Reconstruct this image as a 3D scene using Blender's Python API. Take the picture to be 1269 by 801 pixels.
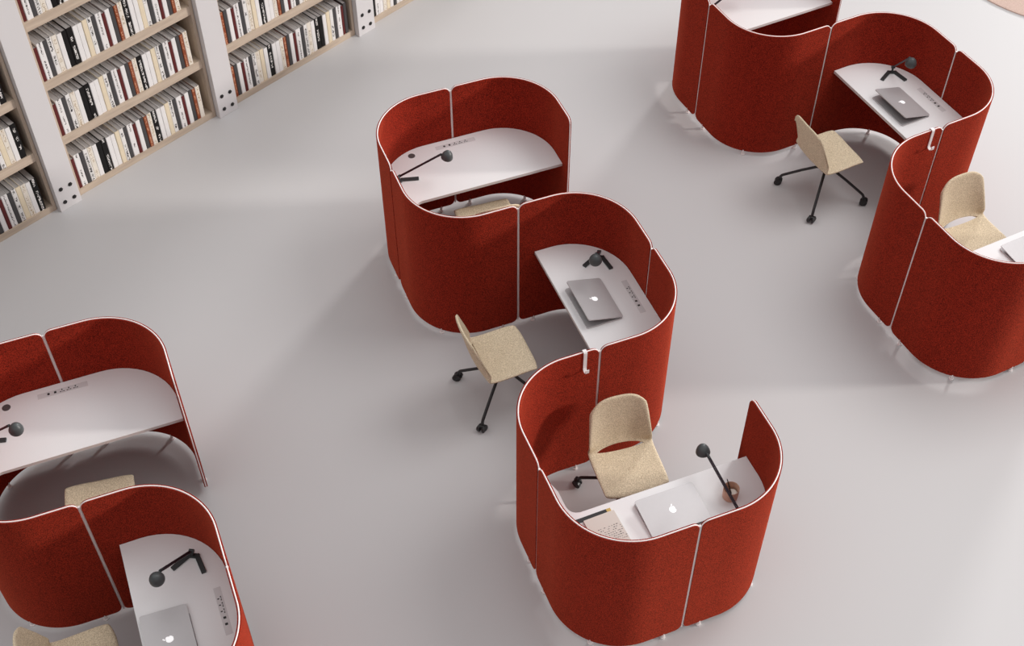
import bpy, bmesh, math, random
from mathutils import Vector, Matrix, Euler
random.seed(7)
PI = math.pi
for o in list(bpy.data.objects):
    bpy.data.objects.remove(o)
SC = bpy.context.scene
COL = SC.collection

# ------------------------------------------------------------------ camera
F = 1631.7
cd = bpy.data.cameras.new('camera')
cd.sensor_fit = 'HORIZONTAL'
cd.sensor_width = 36.0
cd.lens = F / 1269.0 * 36.0
cd.clip_end = 200
CAM = bpy.data.objects.new('camera', cd)
COL.objects.link(CAM)
CAM_H = 8.1228
PITCH, ROLL = 0.7233, -0.0032
CAM.matrix_world = Matrix.Translation((0, 0, CAM_H)) @ Matrix.Rotation(PITCH, 4, 'X') @ Matrix.Rotation(ROLL, 4, 'Z')
SC.camera = CAM

# ------------------------------------------------------------------ world, lights, exposure
SC.view_settings.view_transform = 'Standard'
SC.view_settings.look = 'None'
SC.view_settings.gamma = 1.0
SC.view_settings.use_curve_mapping = False
SC.view_settings.exposure = 0.0
W = bpy.data.worlds.new('world')
SC.world = W
W.use_nodes = True
bg = W.node_tree.nodes['Background']
# pale hall: bright overhead, dimmer towards the horizon
_t = W.node_tree
_tc = _t.nodes.new('ShaderNodeTexCoord')
_sp = _t.nodes.new('ShaderNodeSeparateXYZ')
_mr = _t.nodes.new('ShaderNodeMapRange')
_t.links.new(_tc.outputs['Generated'], _sp.inputs[0])
_t.links.new(_sp.outputs[2], _mr.inputs[0])
_mr.inputs[1].default_value = 0.0
_mr.inputs[2].default_value = 1.0
_mr.inputs[3].default_value = 0.18
_mr.inputs[4].default_value = 0.87
_t.links.new(_mr.outputs[0], bg.inputs[1])
bg.inputs[0].default_value = (1.0, 0.985, 0.99, 1)


def area(name, loc, target, sx, sy, power, color=(1, 1, 1)):
    l = bpy.data.lights.new(name, 'AREA')
    l.shape = 'RECTANGLE'
    l.size = sx
    l.size_y = sy
    l.energy = power
    l.color = color
    o = bpy.data.objects.new(name, l)
    COL.objects.link(o)
    d = Vector(target) - Vector(loc)
    o.rotation_euler = d.to_track_quat('-Z', 'Y').to_euler()
    o.location = loc
    return o


def sun(name, az, el, power, angle, color):
    l = bpy.data.lights.new(name, 'SUN')
    l.energy = power
    l.angle = math.radians(angle)
    l.color = color
    o = bpy.data.objects.new(name, l)
    COL.objects.link(o)
    a, e = math.radians(az), math.radians(el)
    d = Vector((math.cos(a) * math.cos(e), math.sin(a) * math.cos(e), math.sin(e)))   # towards the light
    o.rotation_euler = (-d).to_track_quat('-Z', 'Y').to_euler()
    o.location = d * 20
    return o


sun('low_sun_right', 2.5, 15, 1.9, 6, (1.0, 0.95, 0.90))
sun('low_sun_back', 60, 16, 1.45, 8, (1.0, 0.98, 0.97))
area('skylight', (6.0, 9.0, 9.5), (1.5, 8.5, 0.0), 5.0, 5.0, 350, (1.0, 0.985, 0.98))


# ------------------------------------------------------------------ materials
def new_mat(name):
    m = bpy.data.materials.new(name)
    m.use_nodes = True
    nt = m.node_tree
    return m, nt, nt.nodes['Principled BSDF']


def N(nt, typ, **kw):
    n = nt.nodes.new(typ)
    for k, v in kw.items():
        setattr(n, k, v)
    return n


def coords(nt, kind='Object', scale=(1, 1, 1)):
    tc = N(nt, 'ShaderNodeTexCoord')
    mp = N(nt, 'ShaderNodeMapping')
    mp.inputs['Scale'].default_value = scale
    nt.links.new(tc.outputs[kind], mp.inputs[0])
    return mp.outputs[0]


def plain(name, col, rough=0.5, metal=0.0, noise=0.0, nscale=30, spec=0.5):
    m, nt, b = new_mat(name)
    b.inputs['Roughness'].default_value = rough
    b.inputs['Metallic'].default_value = metal
    b.inputs['Specular IOR Level'].default_value = spec
    nz = N(nt, 'ShaderNodeTexNoise')
    nz.inputs['Scale'].default_value = nscale
    nz.inputs['Detail'].default_value = 3
    nt.links.new(coords(nt), nz.inputs['Vector'])
    r = N(nt, 'ShaderNodeMix', data_type='RGBA')
    a = [c * (1 - noise) for c in col]
    c2 = [min(1, c * (1 + noise)) for c in col]
    r.inputs[6].default_value = (*a, 1)
    r.inputs[7].default_value = (*c2, 1)
    nt.links.new(nz.outputs[0], r.inputs[0])
    nt.links.new(r.outputs[2], b.inputs['Base Color'])
    return m


def fabric(name, ca, cb, scale=260, bump=0.35, mottle=14, sheen=0.0, lo=0.35, hi=0.65, tint=None):
    """woven wool: fine two-tone fleck and a woven bump"""
    m, nt, b = new_mat(name)
    b.inputs['Roughness'].default_value = 0.95
    b.inputs['Specular IOR Level'].default_value = 0.04
    b.inputs['Sheen Weight'].default_value = sheen
    b.inputs['Sheen Roughness'].default_value = 0.5
    b.inputs['Sheen Tint'].default_value = (*(tint or [min(1, c * 2.2) for c in cb]), 1)
    v = coords(nt)
    nz = N(nt, 'ShaderNodeTexNoise')
    nz.inputs['Scale'].default_value = scale
    nz.inputs['Detail'].default_value = 2
    nt.links.new(v, nz.inputs['Vector'])
    n2 = N(nt, 'ShaderNodeTexNoise')
    n2.inputs['Scale'].default_value = mottle
    n2.inputs['Detail'].default_value = 4
    nt.links.new(v, n2.inputs['Vector'])
    mr = N(nt, 'ShaderNodeMapRange')
    mr.inputs[1].default_value = lo
    mr.inputs[2].default_value = hi
    nt.links.new(nz.outputs[0], mr.inputs[0])
    ad = N(nt, 'ShaderNodeMath', operation='MULTIPLY_ADD')
    nt.links.new(n2.outputs[0], ad.inputs[0])
    ad.inputs[1].default_value = 0.3
    nt.links.new(mr.outputs[0], ad.inputs[2])
    sb = N(nt, 'ShaderNodeMath', operation='SUBTRACT')
    nt.links.new(ad.outputs[0], sb.inputs[0])
    sb.inputs[1].default_value = 0.15
    sb.use_clamp = True
    mx = N(nt, 'ShaderNodeMix', data_type='RGBA')
    mx.inputs[6].default_value = (*ca, 1)
    mx.inputs[7].default_value = (*cb, 1)
    nt.links.new(sb.outputs[0], mx.inputs[0])
    nt.links.new(mx.outputs[2], b.inputs['Base Color'])
    bp = N(nt, 'ShaderNodeBump')
    bp.inputs['Strength'].default_value = bump
    bp.inputs['Distance'].default_value = 0.003
    nt.links.new(nz.outputs[0], bp.inputs['Height'])
    nt.links.new(bp.outputs[0], b.inputs['Normal'])
    return m


def wood(name, ca, cb, axis=0):
    m, nt, b = new_mat(name)
    b.inputs['Roughness'].default_value = 0.6
    sc = [14, 14, 14]
    sc[axis] = 1.2
    nz = N(nt, 'ShaderNodeTexNoise')
    nz.inputs['Scale'].default_value = 2.0
    nz.inputs['Detail'].default_value = 6
    nz.inputs['Distortion'].default_value = 0.6
    nt.links.new(coords(nt, 'Object', tuple(sc)), nz.inputs['Vector'])
    mr = N(nt, 'ShaderNodeMapRange')
    mr.inputs[1].default_value = 0.3
    mr.inputs[2].default_value = 0.7
    nt.links.new(nz.outputs[0], mr.inputs[0])
    mx = N(nt, 'ShaderNodeMix', data_type='RGBA')
    mx.inputs[6].default_value = (*ca, 1)
    mx.inputs[7].default_value = (*cb, 1)
    nt.links.new(mr.outputs[0], mx.inputs[0])
    nt.links.new(mx.outputs[2], b.inputs['Base Color'])
    return m


def spine(name, base, mark=None, thr=0.56, sx=150, sz=60, rough=0.55, band=0.0):
    """book cover; 'mark' colour makes rows of small print running along the spine"""
    m, nt, b = new_mat(name)
    b.inputs['Roughness'].default_value = rough
    b.inputs['Specular IOR Level'].default_value = 0.2
    v = coords(nt)
    nz = N(nt, 'ShaderNodeTexNoise')
    nz.inputs['Scale'].default_value = 9
    nt.links.new(v, nz.inputs['Vector'])
    mx = N(nt, 'ShaderNodeMix', data_type='RGBA')
    mx.inputs[6].default_value = (*[c * .93 for c in base], 1)
    mx.inputs[7].default_value = (*[min(1, c * 1.05) for c in base], 1)
    nt.links.new(nz.outputs[0], mx.inputs[0])
    out = mx.outputs[2]
    if mark:
        def cells(vec, thresh):
            fl_ = N(nt, 'ShaderNodeVectorMath', operation='FLOOR')
            nt.links.new(vec, fl_.inputs[0])
            wn = N(nt, 'ShaderNodeTexWhiteNoise', noise_dimensions='4D')
            nt.links.new(fl_.outputs[0], wn.inputs['Vector'])
            oi = N(nt, 'ShaderNodeObjectInfo')
            nt.links.new(oi.outputs['Random'], wn.inputs['W'])
            g_ = N(nt, 'ShaderNodeMath', operation='GREATER_THAN')
            g_.inputs[1].default_value = thresh
            nt.links.new(wn.outputs['Value'], g_.inputs[0])
            return g_.outputs[0]
        ga = cells(coords(nt, 'Object', (sx, 0, sz)), thr)
        gb = cells(coords(nt, 'Object', (0, 0, 22)), .28)
        gt = N(nt, 'ShaderNodeMath', operation='MULTIPLY')
        nt.links.new(ga, gt.inputs[0])
        nt.links.new(gb, gt.inputs[1])
        sep = N(nt, 'ShaderNodeSeparateXYZ')
        nt.links.new(coords(nt), sep.inputs[0])
        ab = N(nt, 'ShaderNodeMath', operation='ABSOLUTE')
        nt.links.new(sep.outputs[0], ab.inputs[0])
        lt = N(nt, 'ShaderNodeMath', operation='LESS_THAN')
        lt.inputs[1].default_value = band if band else 0.016
        nt.links.new(ab.outputs[0], lt.inputs[0])
        ly = N(nt, 'ShaderNodeMath', operation='LESS_THAN')   # print only on the spine face
        ly.inputs[1].default_value = 0.004
        nt.links.new(sep.outputs[1], ly.inputs[0])
        mu = N(nt, 'ShaderNodeMath', operation='MULTIPLY')
        nt.links.new(gt.outputs[0], mu.inputs[0])
        nt.links.new(lt.outputs[0], mu.inputs[1])
        mu2 = N(nt, 'ShaderNodeMath', operation='MULTIPLY')
        nt.links.new(mu.outputs[0], mu2.inputs[0])
        nt.links.new(ly.outputs[0], mu2.inputs[1])
        m2 = N(nt, 'ShaderNodeMix', data_type='RGBA')
        nt.links.new(mu2.outputs[0], m2.inputs[0])
        nt.links.new(out, m2.inputs[6])
        m2.inputs[7].default_value = (*mark, 1)
        out = m2.outputs[2]
    nt.links.new(out, b.inputs['Base Color'])
    return m


M = {}
M['floor'] = plain('floor_resin', (0.60, 0.590, 0.592), 0.42, noise=0.012, nscale=160, spec=0.35)
M['wall'] = plain('wall_paint', (0.62, 0.60, 0.60), 0.7, noise=0.01)
M['red'] = fabric('red_wool', (0.085, 0.006, 0.005), (0.385, 0.029, 0.014), 165, 0.6, sheen=0.42, tint=(1.0, 0.19, 0.09), lo=.38, hi=.62)
M['piping'] = plain('white_piping', (0.92, 0.84, 0.82), 0.45)
M['post'] = plain('white_post', (0.88, 0.82, 0.81), 0.4)
M['desk'] = plain('white_laminate', (0.90, 0.89, 0.892), 0.38, noise=0.004)
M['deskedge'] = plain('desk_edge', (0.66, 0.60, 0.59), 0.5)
M['beige'] = fabric('beige_wool', (0.50, 0.40, 0.27), (0.86, 0.74, 0.55), 150, 0.45, lo=.3, hi=.7, mottle=30)
M['black'] = plain('black_steel', (0.018, 0.017, 0.018), 0.42, noise=0.1)
M['lamp'] = plain('lamp_dark_green_metal', (0.030, 0.036, 0.037), 0.45, noise=0.08)
M['lampshade'] = plain('lamp_shade_metal', (0.07, 0.078, 0.08), 0.42, noise=0.08)
M['arm'] = plain('lamp_arm_metal', (0.05, 0.035, 0.045), 0.35, metal=0.5)
M['alu'] = plain('laptop_aluminium', (0.60, 0.585, 0.59), 0.42, metal=0.35, noise=0.02)
M['alu_dark'] = plain('laptop_side', (0.16, 0.15, 0.155), 0.4, metal=0.5)
M['key'] = plain('key_black', (0.02, 0.02, 0.022), 0.6)
M['screen'] = plain('laptop_screen_glass', (0.012, 0.012, 0.014), 0.12)
M['logo'] = plain('logo_white', (0.95, 0.95, 0.95), 0.4)
_b = M['logo'].node_tree.nodes['Principled BSDF']
_b.inputs['Emission Color'].default_value = (1, 1, 1, 1)      # the emblem is backlit
_b.inputs['Emission Strength'].default_value = 0.45
M['strip'] = plain('power_strip_grey', (0.72, 0.70, 0.705), 0.5)
M['grommet'] = plain('grommet_brown', (0.10, 0.085, 0.085), 0.55)
M['socket'] = plain('socket_dark', (0.02, 0.017, 0.018), 0.5)
M['hook'] = plain('hook_white', (0.86, 0.82, 0.82), 0.4)
M['oak'] = wood('oak_shelf', (0.47, 0.37, 0.285), (0.60, 0.49, 0.385), 0)
M['oak_v'] = wood('oak_upright', (0.47, 0.37, 0.285), (0.60, 0.49, 0.385), 2)
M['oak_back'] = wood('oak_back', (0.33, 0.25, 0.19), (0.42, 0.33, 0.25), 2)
M['white_panel'] = plain('white_column', (0.70, 0.68, 0.685), 0.5)
M['bolt'] = plain('bolt_black', (0.015, 0.013, 0.013), 0.35, metal=0.3)
M['pages'] = plain('page_block', (0.50, 0.47, 0.46), 0.85, noise=0.12, nscale=90)
M['rug'] = fabric('beige_rug', (0.62, 0.45, 0.38), (0.78, 0.60, 0.52), 120, 0.3)
M['clay'] = plain('terracotta', (0.70, 0.44, 0.32), 0.6, noise=0.08, nscale=40)
M['cream_paper'] = plain('cream_paper', (0.74, 0.68, 0.62), 0.75)
M['yellow'] = plain('yellow_card', (0.62, 0.42, 0.12), 0.6)
M['grey_paper'] = plain('grey_cover', (0.30, 0.29, 0.29), 0.6)
M['lid_ink'] = plain('ink', (0.08, 0.07, 0.07), 0.7)
M['pink'] = plain('pencil_pink', (0.60, 0.26, 0.18), 0.5)
M['wood_pencil'] = plain('pencil_wood', (0.60, 0.44, 0.28), 0.6)
M['brush_dark'] = plain('brush_dark', (0.03, 0.025, 0.022), 0.5)

# ------------------------------------------------------------------ helpers


def link_mesh(name, bm, mats, parent=None, smooth=False, auto=None):
    me = bpy.data.meshes.new(name)
    bmesh.ops.recalc_face_normals(bm, faces=bm.faces)
    bm.to_mesh(me)
    bm.free()
    if not isinstance(mats, (list, tuple)):
        mats = [mats]
    for m in mats:
        me.materials.append(m)
    if smooth:
        for p in me.polygons:
            p.use_smooth = True
        if auto is not None:
            me.set_sharp_from_angle(angle=math.radians(auto))
    o = bpy.data.objects.new(name, me)
    COL.objects.link(o)
    if parent:
        o.parent = parent
    return o


def empty(name, loc=(0, 0, 0), rz=0.0):
    o = bpy.data.objects.new(name, None)
    o.empty_display_size = 0.1
    COL.objects.link(o)
    o.location = loc
    o.rotation_euler = (0, 0, rz)
    return o


def tag(o, label, cat, group=None):
    o['label'] = label
    o['category'] = cat
    if group:
        o['group'] = group
    return o


KIDS = {}


def children(o):
    return [c for c in bpy.data.objects if c.parent == o]


def copy_tree(o, parent=None):
    c = o.copy()
    COL.objects.link(c)
    if parent is not None:
        c.parent = parent
    for ch in children(o):
        copy_tree(ch, c)
    return c


def box(bm, x0, x1, y0, y1, z0, z1, mi=0, bevel=0.0, mat4=None):
    r = bmesh.ops.create_cube(bm, size=1.0)
    vs = r['verts']
    for v in vs:
        v.co = Vector(((x0 + x1) / 2 + v.co.x * (x1 - x0), (y0 + y1) / 2 + v.co.y * (y1 - y0), (z0 + z1) / 2 + v.co.z * (z1 - z0)))
    fs = set(f for v in vs for f in v.link_faces)
    if bevel > 0:
        es = set(e for v in vs for e in v.link_edges)
        rr = bmesh.ops.bevel(bm, geom=list(es), offset=bevel, segments=2, affect='EDGES', profile=0.5)
        fs = set(rr['faces']) | set(f for f in fs if f.is_valid)
        vs = list(set(v for f in fs for v in f.verts))
    for f in fs:
        if f.is_valid:
            f.material_index = mi
    if mat4 is not None:
        for v in vs:
            v.co = mat4 @ v.co
    return vs


def tube(bm, pts, rad, seg=10, closed=False, caps=True, mi=0):
    pts = [Vector(p) for p in pts]
    n = len(pts)
    rads = rad if isinstance(rad, (list, tuple)) else [rad] * n
    rings = []
    prev = None
    for i, p in enumerate(pts):
        if closed:
            t = (pts[(i + 1) % n] - pts[i - 1]).normalized()
        elif i == 0:
            t = (pts[1] - pts[0]).normalized()
        elif i == n - 1:
            t = (pts[-1] - pts[-2]).normalized()
        else:
            t = ((pts[i + 1] - p).normalized() + (p - pts[i - 1]).normalized()).normalized()
        if prev is None:
            a = Vector((0, 0, 1)) if abs(t.z) < 0.9 else Vector((1, 0, 0))
            u = t.cross(a).normalized()
        else:
            u = (prev - t * prev.dot(t)).normalized()
        prev = u
        w = t.cross(u)
        rings.append([bm.verts.new(p + (u * math.cos(2 * PI * k / seg) + w * math.sin(2 * PI * k / seg)) * rads[i]) for k in range(seg)])
    m = n if closed else n - 1
    for i in range(m):
        a, b = rings[i], rings[(i + 1) % n]
        for k in range(seg):
            f = bm.faces.new((a[k], a[(k + 1) % seg], b[(k + 1) % seg], b[k]))
            f.material_index = mi
    if caps and not closed:
        bm.faces.new(rings[0][::-1]).material_index = mi
        bm.faces.new(rings[-1]).material_index = mi


def lathe(bm, prof, seg=24, mi=0, mat4=None):
    """prof: list of (r, z)"""
    rings = []
    vs = []
    for r, z in prof:
        if r < 1e-6:
            v = bm.verts.new((0, 0, z))
            rings.append([v])
            vs.append(v)
        else:
            ring = [bm.verts.new((r * math.cos(2 * PI * k / seg), r * math.sin(2 * PI * k / seg), z)) for k in range(seg)]
            rings.append(ring)
            vs += ring
    for a, b in zip(rings[:-1], rings[1:]):
        if len(a) == 1 and len(b) == 1:
            continue
        for k in range(seg):
            k2 = (k + 1) % seg
            if len(a) == 1:
                f = bm.faces.new((a[0], b[k2], b[k]))
            elif len(b) == 1:
                f = bm.faces.new((a[k], a[k2], b[0]))
            else:
                f = bm.faces.new((a[k], a[k2], b[k2], b[k]))
            f.material_index = mi
    if mat4 is not None:
        for v in vs:
            v.co = mat4 @ v.co
    return vs


def prism(bm, outline, z0, z1, mi=0, mi_side=None, bevel=0.0):
    vb = [bm.verts.new((x, y, z0)) for x, y in outline]
    vt = [bm.verts.new((x, y, z1)) for x, y in outline]
    fb = bm.faces.new(vb[::-1])
    ft = bm.faces.new(vt)
    fb.material_index = ft.material_index = mi
    n = len(outline)
    for i in range(n):
        f = bm.faces.new((vb[i], vb[(i + 1) % n], vt[(i + 1) % n], vt[i]))
        f.material_index = mi if mi_side is None else mi_side
    if bevel:
        bmesh.ops.bevel(bm, geom=list(ft.edges), offset=bevel, segments=2, affect='EDGES')


def rrect(x0, x1, y0, y1, r, n=6):
    pts = []
    for cx, cy, a0 in ((x1 - r, y1 - r, 0), (x0 + r, y1 - r, PI / 2), (x0 + r, y0 + r, PI), (x1 - r, y0 + r, 1.5 * PI)):
        for k in range(n + 1):
            a = a0 + PI / 2 * k / n
            pts.append((cx + r * math.cos(a), cy + r * math.sin(a)))
    return pts


# ------------------------------------------------------------------ the setting
bm = bmesh.new()
box(bm, -11, 12, -2, 19, -0.1, 0.0)
fl = link_mesh('floor', bm, M['floor'])
fl['kind'] = 'structure'

# bookcase plane: origin T0 on the floor, direction D along it, NRM pointing into the room
D = Vector((0.69270842, 0.72121776, 0))
NRM = Vector((0.72121776, -0.69270842, 0))
ORG = NRM * -8.83872908
BK_ROT = math.atan2(D.y, D.x)   # local x = along the shelves, local -y = into the room


def bk(s, off=0.0, z=0.0):
    return ORG + D * s + NRM * off + Vector((0, 0, z))


bm = bmesh.new()
box(bm, 0.5, 11.0, 0.405, 0.55, 0, 3.2)
wl = link_mesh('wall_left', bm, M['wall'])
wl.location = bk(0)
wl.rotation_euler = (0, 0, BK_ROT)
wl['kind'] = 'structure'

# ------------------------------------------------------------------ screens (template in cluster coordinates)
S = 0.75          # half the side of one booth
RC = 0.48         # plan radius of the booth corners
ZB, ZT = 0.05, 1.34
TH = 0.024        # screen thickness
CLUST = [(-.2264, 7.8611, .3733), (2.4194, 10.071, .4605), (-2.9433, 5.2189, .3732)]


def cw(cl, x, y, z=0.0):
    tx, ty, yaw = CLUST[cl]
    c, s = math.cos(yaw), math.sin(yaw)
    return Vector((tx + c * x - s * y, ty + s * x + c * y, z))


GAP = 0.010


def quarter(cx, cy, sx, sy, n=22):
    """plan path from (cx, cy+sy*S) round the corner to (cx+sx*S, cy), as (point, distance) list"""
    pts = []
    k = S - RC
    # straight 1
    L1, LA = k, RC * PI / 2
    total = 2 * k + LA
    rc = 0.05
    ds = [GAP + rc * t for t in (0, .03, .12, .27, .47, .72, 1.0)]
    ds2 = [total - d for d in ds[::-1]]
    mid = [GAP + rc + (total - 2 * GAP - 2 * rc) * i / 46 for i in range(1, 46)]
    for d in ds + mid + ds2:
        if d < L1:
            p = (d, S)
            nn = (0, 1)
        elif d < L1 + LA:
            a = (d - L1) / RC
            p = (k + RC * math.sin(a), k + RC * math.cos(a))
            nn = (math.sin(a), math.cos(a))
        else:
            p = (S, k - (d - L1 - LA))
            nn = (1, 0)
        e = min(d - GAP, total - GAP - d)
        drop = 0 if e >= rc else rc - math.sqrt(max(0, rc * rc - (rc - e) ** 2))
        pts.append((Vector((cx + sx * p[0], cy + sy * p[1], 0)), Vector((sx * nn[0], sy * nn[1], 0)), drop))
    return pts, total


def panel_feet(cx, cy, sx, sy):
    k = S - RC
    q = k + RC * math.sin(PI / 4)
    return [(cx + sx * .135, cy + sy * S), (cx + sx * q, cy + sy * q), (cx + sx * S, cy + sy * .135)]


POD_A, POD_B, POD_C = (0, 0), (0, -2 * S), (0, -4 * S)
PANELS = [(POD_A, 1, 1), (POD_A, -1, 1), (POD_A, -1, -1), (POD_B, 1, 1), (POD_B, 1, -1), (POD_C, -1, 1), (POD_C, -1, -1), (POD_C, 1, -1)]
SEAMS = [(0, S), (-S, 0), (0, -S), (S, -2 * S), (0, -3 * S), (-S, -4 * S), (0, -5 * S)]


def build_screen():
    root = empty('privacy_screen')
    for (c, sx, sy) in PANELS:
        pts, tot = quarter(c[0], c[1], sx, sy)
        bm = bmesh.new()
        cols = []
        for p, n, drop in pts:
            a = p + n * TH / 2
            b = p - n * TH / 2
            zb, zt = ZB + drop, ZT - drop
            cols.append([bm.verts.new((a.x, a.y, zb)), bm.verts.new((a.x, a.y, zt)), bm.verts.new((b.x, b.y, zt)), bm.verts.new((b.x, b.y, zb))])
        for A, B in zip(cols[:-1], cols[1:]):
            for i in range(4):
                bm.faces.new((A[i], A[(i + 1) % 4], B[(i + 1) % 4], B[i]))
        bm.faces.new(cols[0][::-1])
        bm.faces.new(cols[-1])
        pan = link_mesh('screen_panel', bm, M['red'], root, smooth=True, auto=50)
        bm = bmesh.new()
        loop = [Vector((p.x, p.y, ZT - d)) for p, n, d in pts] + [Vector((p.x, p.y, ZB + d)) for p, n, d in pts[::-1]]
        tube(bm, loop, 0.0047, 8, closed=True)
        pp = link_mesh('piping', bm, M['piping'], pan, smooth=True)
        pp['label'] = 'thin white piping along the panel edge'
        for fx, fy in panel_feet(c[0], c[1], sx, sy):
            bm = bmesh.new()
            tube(bm, [(fx, fy, 0.0), (fx, fy, 0.012), (fx, fy, 0.0125), (fx, fy, ZB + 0.01)], [0.020, 0.020, 0.013, 0.013], 12)
            link_mesh('foot', bm, M['post'], pan, smooth=True, auto=40)
    for x, y in SEAMS:
        bm = bmesh.new()
        tube(bm, [(x, y, ZB + 0.01), (x, y, ZT - 0.035)], 0.0078, 12)
        link_mesh('connecting_post', bm, M['post'], root, smooth=True, auto=40)
    return root


SCR = [build_screen()]
SCR += [copy_tree(SCR[0]), copy_tree(SCR[0])]
scr_lab = ['red felt S-shaped privacy screen in the middle of the room, white piped edges',
           'red felt S-shaped privacy screen running down the right side of the photo',
           'red felt S-shaped privacy screen cut off by the lower left corner of the photo']
for i, o in enumerate(SCR):
    o.location = cw(i, 0, 0)
    o.rotation_euler = (0, 0, CLUST[i][2])
    tag(o, scr_lab[i], 'privacy screen', 'red curved privacy screens')

# ------------------------------------------------------------------ desks
ZD = 0.81
DT = 0.028
INN = S - TH / 2 - 0.002


def arc(cx, cy, r, a0, a1, n=14):
    return [(cx + r * math.cos(math.radians(a0 + (a1 - a0) * i / n)), cy + r * math.sin(math.radians(a0 + (a1 - a0) * i / n))) for i in range(n + 1)]


def outline_A():
    k = S - RC
    r = INN - k
    front = 0.100
    fx = -0.565
    pts = [(INN, front)]
    pts += arc(k, k, r, 0, 90)
    pts += arc(-k, k, r, 90, 180)
    pts += [(-INN, -0.25), (-INN + .10, -0.25), (-INN + .15, -0.18)]
    pts += [(fx, -0.1)]
    pts += [(fx, front - 0.07)]
    pts += [(fx + 0.07 - 0.07 * math.cos(a), front - 0.07 + 0.07 * math.sin(a)) for a in [PI / 2 * i / 8 for i in range(1, 9)]]
    return pts


def outline_B():
    k = S - RC
    r = INN - k
    e = 0.135
    pts = [(e, -INN)]
    pts += arc(k, -k, r, -90, 0)
    pts += arc(k, k, r, 0, 90)
    pts += [(e, INN)]
    return pts


def socket_strip(parent, cx, cy, rot):
    """grey flush strip with three three-pin outlets and two square ones"""
    R = Matrix.Translation((cx, cy, ZD)) @ Matrix.Rotation(rot, 4, 'Z')
    bm = bmesh.new()
    box(bm, -.175, .175, -.023, .023, -.004, .0012, mat4=R)
    st = link_mesh('power_strip', bm, M['strip'], parent)
    st['label'] = 'grey power strip flush in the desktop'
    for i in range(5):
        x = -.098 + .047 * i
        bm = bmesh.new()
        if i < 2:
            box(bm, x - .009, x + .007, -.008, .010, .001, .0022, mat4=R)
        else:
            box(bm, x - .016, x - .007, -.011, -.004, .001, .0022, mat4=R)
            box(bm, x + .007, x + .016, -.011, -.004, .001, .0022, mat4=R)
            box(bm, x - .004, x + .004, .003, .015, .001, .0022, mat4=R)
            box(bm, x - .002, x + .002, -.012, -.006, .001, .0022, mat4=R)
        link_mesh('socket', bm, M['socket'], st)


def build_desk(kind):
    root = empty('desk')
    bm = bmesh.new()
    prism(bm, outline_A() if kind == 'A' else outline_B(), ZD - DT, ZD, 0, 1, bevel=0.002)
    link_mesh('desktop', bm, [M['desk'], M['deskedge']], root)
    if kind == 'A':
        bm = bmesh.new()
        lathe(bm, [(0, ZD + .003), (.026, ZD + .003), (.0295, ZD + .0015), (.030, ZD - .002)], 28, mat4=Matrix.Translation((-.398, .649, 0)))
        g = link_mesh('cable_grommet', bm, M['grommet'], root)
        g['label'] = 'round dark brown cable cover'
        socket_strip(root, -.005, .661, 0)
        spots = [(-.35, .715, 0), (.35, .715, 0)]
    else:
        socket_strip(root, .648, -1.478 + 1.5, PI / 2)
        spots = [(.35, .715, 0), (.35, -.715, 0)]
    # brackets under the top that hang it on the screen
    for x, y, a in spots:
        bm = bmesh.new()
        s = 1 if y > 0 else -1
        box(bm, x - .02, x + .02, min(y, y - s * .10), max(y, y - s * .10), ZD - DT - .006, ZD - DT + .001)
        box(bm, x - .02, x + .02, min(y, y + s * .008), max(y, y + s * .008), ZD - DT - .09, ZD - DT)
        link_mesh('bracket', bm, M['post'], root)
    return root


dA = build_desk('A')
dB = build_desk('B')
def clone_flip(root):
    """mirror image of desk A (x -> x, y -> -y), used in the booths that face the camera"""
    r = empty('desk')
    for ch in children(root):
        def rec(src, par):
            m = src.data.copy()
            m.transform(Matrix.Diagonal((1, -1, 1, 1)))
            m.flip_normals()
            o = bpy.data.objects.new(src.name.split('.')[0], m)
            COL.objects.link(o)
            o.parent = par
            for k in ('label',):
                if k in src:
                    o[k] = src[k]
            for c in children(src):
                rec(c, o)
        rec(ch, r)
    return r


dC = clone_flip(dA)
desk_lab = {('A', 0): 'white desk with rounded corners in the top booth of the middle screen, lamp only',
            ('A', 1): 'white desk at the top edge of the photo inside the right screen',
            ('A', 2): 'white desk with rounded corners at the left photo edge, grommet and sockets',
            ('B', 0): 'white desk in the middle screen under a half closed laptop and folded lamp',
            ('B', 1): 'white desk in the right screen under a half closed laptop, chair beside it',
            ('B', 2): 'white desk at the bottom left with long-armed lamp and laptop',
            ('C', 0): 'white desk in the lowest middle booth holding laptop, papers and clay cup',
            ('C', 1): 'white desk corner at the right photo edge with a silver laptop'}
first = {'A': dA, 'B': dB, 'C': dC}
used = set()
DESK = {}
for (k, cl), lab in desk_lab.items():
    o = first[k] if k not in used else copy_tree(first[k])
    used.add(k)
    yy = {'A': 0, 'B': -2 * S, 'C': -4 * S}[k]
    o.location = cw(cl, 0, yy)
    o.rotation_euler = (0, 0, CLUST[cl][2])
    tag(o, lab, 'desk', 'white booth desks')
    DESK[(k, cl)] = o
# the booth cameras see no socket strip in front booths: its strip lies against the hidden back edge

# ------------------------------------------------------------------ chairs


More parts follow.
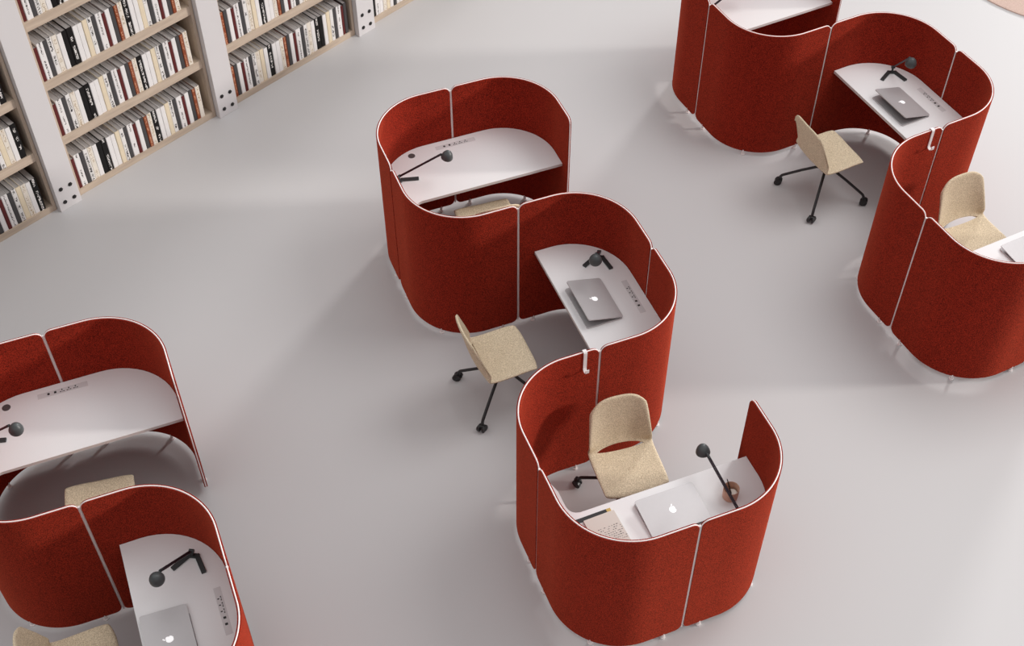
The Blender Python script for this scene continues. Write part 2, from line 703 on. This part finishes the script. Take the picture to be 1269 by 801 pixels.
def shell_point(u, v):
    """u -1..1 across, v 0..1 along seat front -> backrest top; facing +x"""
    prof = [(0.215, 0.462), (0.19, 0.480), (0.12, 0.486), (0.02, 0.480), (-0.09, 0.474), (-0.165, 0.480), (-0.207, 0.505),
            (-0.232, 0.555), (-0.250, 0.62), (-0.268, 0.70), (-0.287, 0.78), (-0.307, 0.865), (-0.318, 0.920)]
    wid = [0.222, 0.234, 0.238, 0.240, 0.241, 0.241, 0.240, 0.236, 0.231, 0.226, 0.221, 0.217, 0.213]
    n = len(prof) - 1
    t = v * n
    i = min(int(t), n - 1)
    f = t - i

    def cr(a):
        p0, p1, p2, p3 = a[max(i - 1, 0)], a[i], a[i + 1], a[min(i + 2, n)]
        return 0.5 * ((2 * p1) + (-p0 + p2) * f + (2 * p0 - 5 * p1 + 4 * p2 - p3) * f * f + (-p0 + 3 * p1 - 3 * p2 + p3) * f ** 3)
    x = cr([p[0] for p in prof])
    z = cr([p[1] for p in prof])
    w = cr(wid)
    back = max(0.0, min(1.0, (v - 0.42) / 0.2))
    back = back * back * (3 - 2 * back)
    # rounded corners at seat front and backrest top
    sz_f, sz_b = 0.06, 0.30
    if v < sz_f:
        e = 1 - v / sz_f
        w *= 1 - 0.17 * (1 - math.sqrt(max(0, 1 - e * e)))
    y = u * w
    x += back * 0.060 * u * u * abs(u) ** 0.5 * (1 - 0.35 * max(0, (v - .6) / .4))
    z += (1 - back) * 0.012 * u * u
    if v < 0.1:
        x -= (0.1 - v) / 0.1 * 0.035 * abs(u) ** 5
    if v > 0.5:
        # top edge dips toward the sides (large round corners)
        k = (v - 0.5) / 0.5
        cornr = 1 - math.sqrt(max(0, 1 - min(1, abs(u)) ** 3.2))
        z -= k ** 2.0 * 0.130 * cornr
        y *= 1 - 0.03 * k ** 3 * abs(u)
    return Vector((x, y, z))


def shell_mesh(v0, v1, slot_low, slot_high):
    bm = bmesh.new()
    NU, NV = 34, 30
    th = 0.020
    top, bot = {}, {}

    def sv(u, v):
        return v
    VM = 0.435        # slot centre along the profile
    SL = 0.034        # slot half height
    SU = 0.70         # slot half width in u

    def vmap(u, j):
        """row coordinate; rows next to the slot bow around it"""
        t = j / NV
        base = v0 + (v1 - v0) * t
        bow = SL * math.sqrt(max(0, 1 - (u / SU) ** 2)) if abs(u) < SU else 0
        if slot_high:      # seat: its last row bows down
            w = t ** 3
            return base - bow * w * 0.45
        w = (1 - t) ** 3
        return base + bow * w * 2.3
    for i in range(NU + 1):
        u = math.sin(PI / 2 * (-1 + 2 * i / NU))
        for j in range(NV + 1):
            v = vmap(u, j)
            p = shell_point(u, v)
            e = 1e-3
            du = shell_point(min(1, u + e), v) - shell_point(max(-1, u - e), v)
            dv = shell_point(u, min(1, v + e)) - shell_point(u, max(0, v - e))
            n = du.cross(dv)
            n.normalize()
            # pillow the edge
            free = (j if v0 == 0 else NV - j) / NV * 1.2
            ed = min(1 - abs(u), free)
            if abs(u) < SU:      # rim of the slot
                ed = min(ed, 0.015 + (1.2 - free) * 1.0 + (abs(u) / SU) ** 8 * .05)
            tt = th * (0.35 + 0.65 * math.sqrt(min(1, max(0, ed) / 0.07)))
            top[i, j] = bm.verts.new(p + n * tt / 2)
            bot[i, j] = bm.verts.new(p - n * tt / 2)
    for i in range(NU):
        for j in range(NV):
            bm.faces.new((top[i, j], top[i + 1, j], top[i + 1, j + 1], top[i, j + 1]))
            bm.faces.new((bot[i, j], bot[i, j + 1], bot[i + 1, j + 1], bot[i + 1, j]))
    for i in range(NU):
        bm.faces.new((top[i, 0], bot[i, 0], bot[i + 1, 0], top[i + 1, 0]))
        bm.faces.new((top[i, NV], top[i + 1, NV], bot[i + 1, NV], bot[i, NV]))
    for j in range(NV):
        bm.faces.new((top[0, j], top[0, j + 1], bot[0, j + 1], bot[0, j]))
        bm.faces.new((top[NU, j], bot[NU, j], bot[NU, j + 1], top[NU, j + 1]))
    return bm


def build_chair():
    root = empty('swivel_chair')
    VM = 0.435
    s = link_mesh('seat', shell_mesh(0.0, VM, False, True), M['beige'], root, smooth=True, auto=60)
    b = link_mesh('backrest', shell_mesh(VM, 1.0, True, False), M['beige'], root, smooth=True, auto=60)
    bm = bmesh.new()
    lathe(bm, [(0, .478), (.085, .474), (.085, .460), (.03, .450), (.026, .34), (.034, .335), (.036, .28), (.02, .268), (0, .268)], 20)
    c = link_mesh('column', bm, M['black'], root, smooth=True, auto=40)
    R = 0.375
    for k in range(4):
        a = PI / 4 + k * PI / 2
        dx, dy = math.cos(a), math.sin(a)
        bm = bmesh.new()
        path = [(0.02, .310), (.08, .300), (.20, .225), (.34, .128), (.362, .112), (R, .092), (R + .002, .062)]
        tube(bm, [(dx * r, dy * r, z) for r, z in path], 0.0125, 10)
        lg = link_mesh('leg', bm, M['black'], root, smooth=True, auto=50)
        bm = bmesh.new()
        tx, ty = -dy, dx
        cx, cy = dx * (R + .012), dy * (R + .012)
        for sgn in (-1, 1):
            tube(bm, [(cx + tx * sgn * .008, cy + ty * sgn * .008, .034), (cx + tx * sgn * .011, cy + ty * sgn * .011, .034),
                      (cx + tx * sgn * .026, cy + ty * sgn * .026, .034), (cx + tx * sgn * .027, cy + ty * sgn * .029, .034)], [.027, .034, .034, .026], 18)
        tube(bm, [(cx - tx * .009, cy - ty * .009, .034), (cx + tx * .009, cy + ty * .009, .034)], .012, 10)
        box(bm, cx - .016, cx + .012, cy - .014, cy + .014, .045, .068, bevel=.004)
        link_mesh('castor', bm, M['black'], lg, smooth=True, auto=40)
    return root


CH = [(0, -.385, -1.392, 0.0, 'beige fabric swivel chair tucked beside the middle desk, back to the left'),
      (0, 0.065, -2.695, -PI / 2 - 0.10, 'beige fabric swivel chair in the lowest middle booth, facing the camera'),
      (0, 0.03, 0.01, PI / 2 - .06, 'beige fabric swivel chair mostly hidden inside the top middle booth'),
      (1, -.285, -1.376, -0.04, 'beige fabric swivel chair on four visible castors in front of the right screen'),
      (1, 0.150, -2.76, -PI / 2 - 0.04, 'beige fabric swivel chair at the right photo edge beside the silver laptop'),
      (2, 0.045, -0.165, PI / 2 - .12, 'beige chair seat showing under the desk at the left photo edge'),
      (2, -.255, -1.345, 0.02, 'beige fabric swivel chair cut off by the bottom photo edge')]
ch0 = build_chair()
for i, (cl, x, y, r, lab) in enumerate(CH):
    o = ch0 if i == 0 else copy_tree(ch0)
    o.location = cw(cl, x, y)
    o.rotation_euler = (0, 0, CLUST[cl][2] + r)
    if i == 6:      # this one has its star base swivelled differently
        for c in children(o):
            if c.name.startswith('leg'):
                c.rotation_euler = (0, 0, 0.7)
    tag(o, lab, 'chair', 'beige swivel chairs at the booth desks')

# ------------------------------------------------------------------ desk lamps


def build_lamp(cl, ax, ay, a1, a2, sx, sy, sz, lab):
    """apex (ax, ay), two foot bars pointing at angles a1/a2 (deg), shade at (sx, sy, sz); all in cluster coordinates"""
    root = empty('desk_lamp', cw(cl, ax, ay, ZD), CLUST[cl][2])
    for a in (a1, a2):
        R = Matrix.Rotation(math.radians(a), 4, 'Z')
        bm = bmesh.new()
        box(bm, 0.035, 0.185, -.0165, .0165, 0.0, .016, bevel=.003, mat4=R)
        link_mesh('foot_bar', bm, M['lamp'], root)
    bm = bmesh.new()
    p = [Matrix.Rotation(math.radians(a), 3, 'Z') @ Vector((0.048, 0, 0)) for a in (a1, a2)]
    mid = (p[0] + p[1]) / 2
    dd = (p[1] - p[0])
    R = Matrix.Translation((mid.x, mid.y, 0)) @ Matrix.Rotation(math.atan2(dd.y, dd.x), 4, 'Z')
    L = dd.length / 2 + .014
    box(bm, -L, L, -.0165, .0165, 0.0, .0155, bevel=.003, mat4=R)
    link_mesh('foot_bridge', bm, M['lamp'], root)
    bm = bmesh.new()
    j = Vector((mid.x, mid.y, .065))
    tube(bm, [(mid.x, mid.y, .014), (mid.x, mid.y, .055)], .009, 12)
    hx = Vector((dd.x, dd.y, 0)).normalized()
    tube(bm, [j - hx * .016, j + hx * .016], .013, 14)
    link_mesh('joint', bm, M['lamp'], root, smooth=True, auto=40)
    S_ = Vector((sx - ax, sy - ay, sz - ZD))
    d = (S_ - j)
    hd = Vector((d.x, d.y, 0)).normalized()
    E = S_ - hd * .052 + Vector((0, 0, .004))
    ad = (E - j).normalized()
    side = ad.cross(Vector((0, 0, 1))).normalized()
    bm = bmesh.new()
    tube(bm, [j + side * .0058, E + side * .0058], .0056, 8)
    tube(bm, [j - side * .0058, E - side * .0058], .0056, 8)
    ar = link_mesh('arm', bm, M['arm'], root, smooth=True, auto=40)
    bm = bmesh.new()
    tube(bm, [E - ad * .030, E + ad * .004], .0095, 12)
    tube(bm, [E, S_ + Vector((0, 0, .012))], .005, 8)
    link_mesh('arm_tip', bm, M['lamp'], ar, smooth=True, auto=40)
    # bell shade, opening downwards and tipped slightly outwards
    tilt = Matrix.Rotation(math.radians(14), 4, Vector((-hd.y, hd.x, 0)))
    bm = bmesh.new()
    prof = [(0, .040), (.012, .0395), (.017, .034), (.027, .028), (.038, .012), (.046, -.008), (.049, -.026), (.047, -.034),
            (.044, -.033), (.045, -.024), (.042, -.008), (.034, .010), (.022, .024), (0, .028)]
    lathe(bm, prof, 28, mat4=Matrix.Translation(S_) @ tilt)
    link_mesh('lamp_shade', bm, M['lampshade'], root, smooth=True, auto=50)
    bm = bmesh.new()
    lathe(bm, [(0, .02), (.010, .018), (.018, .002), (.018, -.010), (.012, -.020), (0, -.023)], 16, mat4=Matrix.Translation(S_) @ tilt)
    b = link_mesh('bulb', bm, M['cream_paper'], root, smooth=True)
    tag(root, lab, 'lamp', 'dark desk lamps on the booth desks')
    return root


build_lamp(0, -.612, .405, 255, 345, -.222, .215, 1.12, 'dark desk lamp on the top middle desk, arm coming from behind the screen')
build_lamp(0, .590, -.975, 207, 276, .398, -1.300, 1.14, 'dark desk lamp on the middle desk, shade folded over its angled foot')
build_lamp(0, .490, -3.560, 155, 224, .391, -3.078, 1.035, 'dark desk lamp leaning over the clay cup in the lowest booth')
build_lamp(1, .590, -.985, 207, 276, .470, -1.305, 1.160, 'dark desk lamp on the right screen desk, small shade raised to the right')
build_lamp(1, -.612, .405, 255, 345, -.10, .37, 1.12, 'dark desk lamp at the top photo edge, only its thin arm showing')
build_lamp(2, .580, -.990, 207, 276, .326, -1.284, 1.095, 'dark desk lamp at bottom left with arm stretched out to the lower left')
build_lamp(2, -.612, .405, 255, 345, -.300, .130, 1.17, 'dark desk lamp at the left photo edge beside the round cable cover')

# ------------------------------------------------------------------ laptops


def fruit_logo(bm, R, s, z, mi=0):
    """white bitten fruit with a leaf, as a flat inlay; long axis along local +y up"""
    pts = []
    for k in range(40):
        a = 2 * PI * k / 40
        x, y = math.sin(a), math.cos(a)
        r = 1.0
        r *= 1 - 0.16 * math.exp(-((a if a < PI else a - 2 * PI) / 0.28) ** 2)      # dip at the stem
        r *= 1 - 0.09 * math.exp(-((a - PI) / 0.22) ** 2)                           # dip at the base
        r *= 1 - 0.30 * math.exp(-((a - 1.45) / 0.33) ** 2)                         # the bite
        w = 0.90 if y > 0 else 0.90 + 0.12 * y
        pts.append((x * r * s * w, y * r * s * 0.95))
    c = bm.verts.new(R @ Vector((0, 0, z)))
    vs = [bm.verts.new(R @ Vector((x, y, z))) for x, y in pts]
    for i in range(len(vs)):
        bm.faces.new((c, vs[i], vs[(i + 1) % len(vs)])).material_index = mi
    leaf = []
    for k in range(10):
        a = 2 * PI * k / 10
        lx, ly = math.cos(a) * .36 * s, math.sin(a) * .16 * s
        ca = math.radians(52)
        leaf.append(bm.verts.new(R @ Vector((0.16 * s + lx * math.cos(ca) - ly * math.sin(ca), 1.25 * s + lx * math.sin(ca) + ly * math.cos(ca), z))))
    bm.faces.new(leaf).material_index = mi


def build_laptop(open_deg):
    """hinge along local y at x = +D/2; user side is -x; width along y"""
    Wd, Dp = 0.425, 0.292
    root = empty('laptop')
    bm = bmesh.new()
    prism(bm, rrect(-Dp / 2, Dp / 2, -Wd / 2, Wd / 2, .014), 0, .011, bevel=.002)
    base = link_mesh('base', bm, M['alu'], root)
    bm = bmesh.new()
    for r in range(5):
        for c in range(14):
            y0 = -.165 + c * .0236
            x0 = -.005 + r * .0225
            box(bm, x0, x0 + .019, y0, y0 + .020, .0105, .0125)
    link_mesh('keyboard', bm, M['key'], base)
    bm = bmesh.new()
    box(bm, -.130, -.040, -.065, .065, .0105, .0116)
    link_mesh('trackpad', bm, M['alu'], base)
    # lid
    lid = bpy.data.objects.new('lid', None)
    bm = bmesh.new()
    prism(bm, rrect(-Dp, 0, -Wd / 2, Wd / 2, .014), 0.0, .008, bevel=.002)
    lid = link_mesh('lid', bm, M['alu'], root)
    lid.location = (Dp / 2, 0, .0125)
    lid.rotation_euler = (0, math.radians(open_deg), 0)
    bm = bmesh.new()
    box(bm, -Dp + .012, -.014, -Wd / 2 + .012, Wd / 2 - .012, -.0008, .0002)
    link_mesh('display', bm, M['screen'], lid)
    bm = bmesh.new()
    # top of the emblem points away from the hinge
    R = Matrix.Translation((-Dp / 2, 0, .0)) @ Matrix.Rotation(PI / 2, 4, 'Z')
    fruit_logo(bm, R, .0270, .0084)
    link_mesh('logo', bm, M['logo'], lid)['label'] = 'white bitten fruit emblem on the lid'
    bm = bmesh.new()
    tube(bm, [(Dp / 2 - .002, -.14, .0115), (Dp / 2 - .002, .14, .0115)], .0058, 8)
    link_mesh('hinge', bm, M['alu_dark'], root)
    return root


lapo = build_laptop(15)
lapc = build_laptop(4.5)
LAPS = [(lapo, 0, .336, -1.440, 0.0, 'silver laptop half closed on the middle desk'),
        (None, 1, .341, -1.442, 0.0, 'silver laptop half closed on the desk in the right screen'),
        (lapc, 0, .070, -3.322, -PI / 2, 'silver laptop nearly shut between papers and clay cup in the lowest booth'),
        (None, 2, .300, -1.568, 0.0, 'silver laptop cut off by the bottom left photo edge'),
        (None, 1, .170, -3.322, -PI / 2, 'silver laptop partly outside the right photo edge')]
for i, (src, cl, x, y, r, lab) in enumerate(LAPS):
    if src is None:
        src = copy_tree(lapo if i == 1 else lapc)
    src.location = cw(cl, x, y, ZD + .0005)
    src.rotation_euler = (0, 0, CLUST[cl][2] + r)
    tag(src, lab, 'laptop', 'silver laptops on the booth desks')

# ------------------------------------------------------------------ coat hooks on the screens


def build_hook():
    root = empty('coat_hook')
    bm = bmesh.new()
    # strap profile in (y, z): behind the panel, over its top edge, down the front, curled forward
    t = TH / 2 + .0035
    top = ZT + .0115
    prof = [(t, ZT - .045), (t, top - .006), (t - .006, top), (-t + .006, top), (-t, top - .006), (-t, ZT - .150)]
    for k in range(1, 9):
        a = PI * k / 8
        prof.append((-t - .022 + .022 * math.cos(a), ZT - .150 - .022 * math.sin(a)))
    prof.append((-t - .044, ZT - .128))
    w, th = .013, .0030
    rings = []
    n = len(prof)
    for i, (y, z) in enumerate(prof):
        a = Vector(prof[max(i - 1, 0)])
        b = Vector(prof[min(i + 1, n - 1)])
        d = (b - a).normalized()
        nx, nz = -d.y, d.x
        rings.append([bm.verts.new((sx * w, y + so * nx * th, z + so * nz * th)) for sx, so in ((-1, -1), (1, -1), (1, 1), (-1, 1))])
    for A, B in zip(rings[:-1], rings[1:]):
        for k in range(4):
            bm.faces.new((A[k], A[(k + 1) % 4], B[(k + 1) % 4], B[k]))
    bm.faces.new(rings[0])
    bm.faces.new(rings[-1][::-1])
    o = link_mesh('coat_hook', bm, M['hook'])
    bpy.data.objects.remove(root)
    return o


hk = build_hook()
for i, (cl, lab) in enumerate([(0, 'white metal coat hook over the top edge of the middle screen'),
                               (1, 'white metal coat hook over the top edge of the right screen')]):
    o = hk if i == 0 else copy_tree(hk)
    o.location = cw(cl, -.113, -3 * S)
    o.rotation_euler = (0, 0, CLUST[cl][2])
    tag(o, lab, 'hook', 'white coat hooks hung on the screens')

# ------------------------------------------------------------------ things on the lowest desk
yaw0 = CLUST[0][2]


def on_desk(name, x, y, r, z=0.0, cl=0):
    return empty(name, cw(cl, x, y, ZD + z), CLUST[cl][2] + r)


# clay cup
bm = bmesh.new()
lathe(bm, [(0, 0), (.045, 0), (.050, .004), (.0525, .05), (.0535, .098), (.0515, .100), (.0495, .097), (.048, .05), (.046, .010), (0, .008)], 32)
cup = link_mesh('cup', bm, M['clay'], smooth=True, auto=40)
cup.location = cw(0, .478, -3.352, ZD)
tag(cup, 'terracotta clay cup holding a pencil beside the laptop', 'cup')


def stick(name, p, q, r, mat, lab, cat, tipm=None):
    bm = bmesh.new()
    P, Q = Vector(p), Vector(q)
    d = Q - P
    tube(bm, [P, P + d * .92, Q], [r, r, r * .25], 8)
    o = link_mesh(name, bm, mat, smooth=True, auto=40)
    o.location = cw(0, .478, -3.352, ZD)
    o.rotation_euler = (0, 0, yaw0)
    tag(o, lab, cat)
    return o


stick('pencil', (.004, -.030, .012), (-.022, .040, .165), .004, M['brush_dark'], 'thin black pencil standing upright in the clay cup', 'pencil')
stick('paintbrush', (.022, -.015, .012), (-.046, .010, .118), .0075, M['brush_dark'], 'thick dark brush leaning on the left rim of the clay cup', 'brush')
bm = bmesh.new()
lathe(bm, [(0, .010), (.030, .010), (.034, .014), (.034, .050), (.030, .054), (0, .054)], 20)
er = link_mesh('eraser', bm, M['cream_paper'], smooth=True, auto=40)
er.location = cw(0, .486, -3.362, ZD)
tag(er, 'pale round eraser lying inside the clay cup', 'eraser')

# papers: black magazine with yellow edge, grey folder, cream notebook with writing, pink pencil
mg = on_desk('magazine', -.425, -3.300, .02)
bm = bmesh.new()
box(bm, -.130, .098, -.155, .155, 0, .006)
link_mesh('cover', bm, M['key'], mg)
bm = bmesh.new()
box(bm, .0975, .128, -.155, .155, 0, .006)
link_mesh('yellow_edge', bm, M['yellow'], mg)['label'] = 'yellow band along the cover edge'
tag(mg, 'black magazine with a yellow right edge, lying under the notebook', 'magazine')
gf = on_desk('folder', -.560, -3.330, -.10, 0.0065)
bm = bmesh.new()
box(bm, -.055, .060, -.130, .145, 0, .004, bevel=.001)
link_mesh('cover', bm, M['grey_paper'], gf)
bm = bmesh.new()
box(bm, -.052, .062, -.128, .148, .0041, .0056)
link_mesh('sheet', bm, M['wall'], gf)
tag(gf, 'grey folder peeking out left of the cream notebook', 'folder')
nb = on_desk('notebook', -.390, -3.315, .03, .0125)
bm = bmesh.new()
prism(bm, rrect(-.115, .105, -.135, .135, .006), 0, .012)
link_mesh('page_block', bm, M['cream_paper'], nb)
bm = bmesh.new()
random.seed(3)
for row in range(8):
    y = .030 - row * .016
    x = -.055 + random.uniform(-.01, .02)
    while x < .095:
        w = random.uniform(.004, .013)
        if random.random() < .72:
            box(bm, x, x + w, y - .0013, y + random.uniform(.001, .004), .0121, .0126)
        x += w + random.uniform(.004, .010)
link_mesh('handwriting', bm, M['lid_ink'], nb)
tag(nb, 'cream notebook with lines of small writing, lying on the magazine', 'notebook')
bm = bmesh.new()
tube(bm, [(0, -.10, .0055), (0, .058, .0055), (0, .075, .0055)], [.005, .005, .0012], 6)
pk = link_mesh('pencil', bm, M['pink'])
pk.location = cw(0, -.272, -3.478, ZD)
pk.rotation_euler = (0, 0, yaw0 + .1)
tag(pk, 'reddish pencil beside the cream notebook, close to the screen', 'pencil')

# ------------------------------------------------------------------ round rug far right
bm = bmesh.new()
lathe(bm, [(0, .018), (1.38, .018), (1.40, .012), (1.40, 0.001), (0, 0.001)], 96)
rug = link_mesh('rug', bm, M['rug'], smooth=True, auto=40)
rug.location = (6.08, 12.55, 0)
tag(rug, 'pale beige round rug cut off by the top right photo corner', 'rug')

# ------------------------------------------------------------------ bookcases
BAY_W, PITCH_X = 1.545, 1.777
BAY0 = 1.808
SHELF_TOP = [0.066, 0.677, 1.262, 1.857, 2.535]
SHELF_TH = [0.066, 0.088, 0.088, 0.088, 0.085]
DEPTH = 0.40
bay_names = ['leftmost bookcase', 'second bookcase', 'third bookcase', 'rightmost bookcase']


def build_bay():
    root = empty('bookcase')
    for x0, x1 in ((0, .030), (BAY_W - .030, BAY_W)):
        bm = bmesh.new()
        box(bm, x0, x1, 0.0, DEPTH, 0, 2.535, bevel=.0015)
        link_mesh('side_panel', bm, M['oak_v'], root)
    bm = bmesh.new()
    box(bm, .030, BAY_W - .030, DEPTH - .012, DEPTH, 0.0, 2.535)
    link_mesh('back_panel', bm, M['oak_back'], root)
    for zt, th in zip(SHELF_TOP, SHELF_TH):
        bm = bmesh.new()
        box(bm, .030, BAY_W - .030, 0.003, DEPTH - .012, zt - th, zt, bevel=.0015)
        link_mesh('shelf', bm, M['oak'], root)
    return root


bay_lab = ['oak bookcase bay cut off by the left photo edge, full of books',
           'oak bookcase bay between the first two white bolted columns, full of books',
           'oak bookcase bay between the second and third white bolted columns',
           'oak bookcase bay at the top, only its lowest shelf corner visible']
b0 = build_bay()
for i in range(4):
    o = b0 if i == 0 else copy_tree(b0)
    o.location = bk(BAY0 + PITCH_X * i)
    o.rotation_euler = (0, 0, BK_ROT)
    tag(o, bay_lab[i], 'bookcase', 'oak bookcases along the wall')


def build_column():
    root = empty('bookcase_column')
    bm = bmesh.new()
    box(bm, 0, .218, -.060, DEPTH, 0, 2.62, bevel=.003)
    link_mesh('board', bm, M['white_panel'], root)
    for x in (.062, .158):
        for z in (.085, .235):
            bm = bmesh.new()
            lathe(bm, [(0, .010), (.010, .0095), (.0125, .006), (.021, .005), (.021, 0), (0, 0)], 6,
                  mat4=Matrix.Translation((x, -.0600, z)) @ Matrix.Rotation(PI / 2, 4, 'X'))
            link_mesh('bolt', bm, M['bolt'], root)['label'] = 'black bolt head'
    return root


col_lab = ['white bolted bookcase column nearest the left photo edge',
           'white bolted bookcase column, middle one of the three',
           'white bolted bookcase column furthest right, near the top photo edge']
c0 = build_column()
for i in range(3):
    o = c0 if i == 0 else copy_tree(c0)
    o.location = bk(3.358 + PITCH_X * i)
    o.rotation_euler = (0, 0, BK_ROT)
    tag(o, col_lab[i], 'column', 'white columns between the bookcases')

# ------------------------------------------------------------------ books
BM = {
    'maroon': (spine('book_maroon', (0.12, 0.022, 0.022)), 'maroon'),
    'white': (spine('book_white', (0.84, 0.82, 0.81)), 'plain white'),
    'wtext': (spine('book_white_print', (0.84, 0.82, 0.81), (0.10, 0.09, 0.09), .50, 230, 180, band=.0075), 'white printed'),
    'dgray': (spine('book_dark_grey', (0.070, 0.066, 0.068)), 'dark grey'),
    'pattern': (spine('book_pattern', (0.82, 0.80, 0.78), (0.02, 0.02, 0.02), .50, 170, 150, band=.010), 'black and white patterned'),
    'dots': (spine('book_dots', (0.82, 0.76, 0.67), (0.45, 0.34, 0.22), .70, 190, 160, band=.012), 'speckled cream'),
    'cream': (spine('book_cream', (0.80, 0.69, 0.51)), 'plain cream'),
    'black': (spine('book_black', (0.010, 0.009, 0.009)), 'black'),
    'btext': (spine('book_black_print', (0.010, 0.009, 0.009), (0.72, 0.70, 0.68), .48, 170, 130, band=.0105), 'black printed'),
    'orange': (spine('book_orange', (0.28, 0.07, 0.03), (0.58, 0.30, 0.18), .55, 180, 130, band=.008), 'orange'),
}
WID = {'maroon': .033, 'white': .047, 'wtext': .060, 'dgray': .040, 'pattern': .044, 'dots': .048, 'cream': .046, 'black': .046, 'btext': .056, 'orange': .036}
HGT = {'maroon': .335, 'white': .352, 'wtext': .360, 'dgray': .355, 'pattern': .364, 'dots': .360, 'cream': .362, 'black': .356, 'btext': .362, 'orange': .350}


def build_book(kind):
    w, h, d = WID[kind] - .0012, HGT[kind], .31
    t = .0028
    bm = bmesh.new()
    # U-shaped cover in plan: spine at y = 0 (room side), boards running back
    out = [(-w / 2, 0.004), (-w / 2 + .004, 0), (w / 2 - .004, 0), (w / 2, .004), (w / 2, d), (w / 2 - t, d), (w / 2 - t, t + .002), (-w / 2 + t, t + .002), (-w / 2 + t, d), (-w / 2, d)]
    prism(bm, out, 0, h)
    o = link_mesh('book', bm, BM[kind][0])
    bm = bmesh.new()
    box(bm, -w / 2 + t, w / 2 - t, t + .002, d - .004, .004, h - .004)
    link_mesh('page_block', bm, M['pages'], o)
    return o


BOOK0 = {}
SEQ = ['wtext', 'white', 'dgray', 'pattern', 'dots', 'white', 'btext', 'white', 'white', 'cream', 'pattern', 'dgray', 'wtext', 'maroon', 'white',
       'dgray', 'orange', 'dots', 'btext', 'white', 'white', 'cream', 'pattern', 'dgray', 'wtext', 'maroon', 'white', 'dgray', 'orange', 'dots', 'white', 'pattern']
SEQ1 = ['maroon', 'wtext', 'dgray', 'pattern', 'dots', 'white', 'black', 'btext', 'white', 'white', 'cream', 'pattern', 'dgray', 'wtext', 'maroon', 'white',
        'dgray', 'orange', 'dots', 'btext', 'white', 'white', 'cream', 'pattern', 'dgray', 'wtext', 'maroon', 'white', 'dgray', 'orange', 'dots']
SEQ2 = ['orange', 'dgray', 'white', 'maroon', 'wtext', 'dgray', 'pattern', 'dots', 'cream', 'white', 'btext', 'white', 'white', 'dots', 'orange', 'dgray',
        'white', 'maroon', 'wtext', 'dgray', 'pattern', 'dots', 'white', 'btext', 'black', 'white', 'cream', 'pattern', 'dgray', 'wtext', 'maroon', 'dgray']
SEQ0 = SEQ + ['orange', 'dgray', 'white', 'maroon', 'wtext', 'dgray', 'pattern', 'cream', 'dots', 'white', 'btext']
SEQ3 = ['black', 'wtext', 'white', 'dots', 'cream', 'white', 'dgray', 'pattern', 'white', 'maroon', 'white', 'dgray', 'wtext', 'cream', 'btext', 'white', 'dots', 'pattern', 'dgray', 'white', 'orange', 'maroon', 'white', 'wtext', 'dgray', 'cream', 'dots']
CI = CAM.matrix_world.inverted()


def in_view(p, m):
    c = CI @ p
    if c.z >= 0:
        return False
    x = 634.5 + F * c.x / -c.z
    y = 400.5 - F * c.y / -c.z
    return -m < x < 1269 + m and -m < y < 801 + m


def ordinal(n):
    return '%d%s' % (n, 'th' if 10 <= n % 100 <= 20 else {1: 'st', 2: 'nd', 3: 'rd'}.get(n % 10, 'th'))


shelf_names = ['bottom shelf', 'second shelf up', 'third shelf up', 'fourth shelf up']
nbook = 0
for bay, seq, end in ((0, SEQ0, 'right'), (1, SEQ1, 'left'), (2, SEQ2, 'left'), (3, SEQ3, 'left')):
    for row in range(4):
        z = SHELF_TOP[row]
        widths = [WID[k] for k in seq]
        if end == 'right':
            # pack from the right end
            x = BAY_W - .030 - .055
            items = []
            for k in seq[::-1]:
                items.append((k, x - WID[k] / 2))
                x -= WID[k]
                if x < .08:
                    break
        else:
            x = .034
            items = []
            for k in seq:
                if x + WID[k] > BAY_W - .034:
                    break
                items.append((k, x + WID[k] / 2))
                x += WID[k]
        for n, (k, xc) in enumerate(items):
            p = bk(BAY0 + PITCH_X * bay + xc, -.012, z)
            if not (in_view(p, 25) or in_view(p + Vector((0, 0, .40)), 25)):
                continue
            if k not in BOOK0:
                o = BOOK0[k] = build_book(k)
            else:
                o = copy_tree(BOOK0[k])
            o.location = p - NRM * random.uniform(0, .006)
            o.rotation_euler = (0, 0, BK_ROT)
            tag(o, '%s book, %s from the %s end, %s, %s' % (BM[k][1], ordinal(n + 1), end, shelf_names[row], bay_names[bay]), 'book',
                'books on the %s, %s' % (shelf_names[row], bay_names[bay]))
            nbook += 1
print('books', nbook)
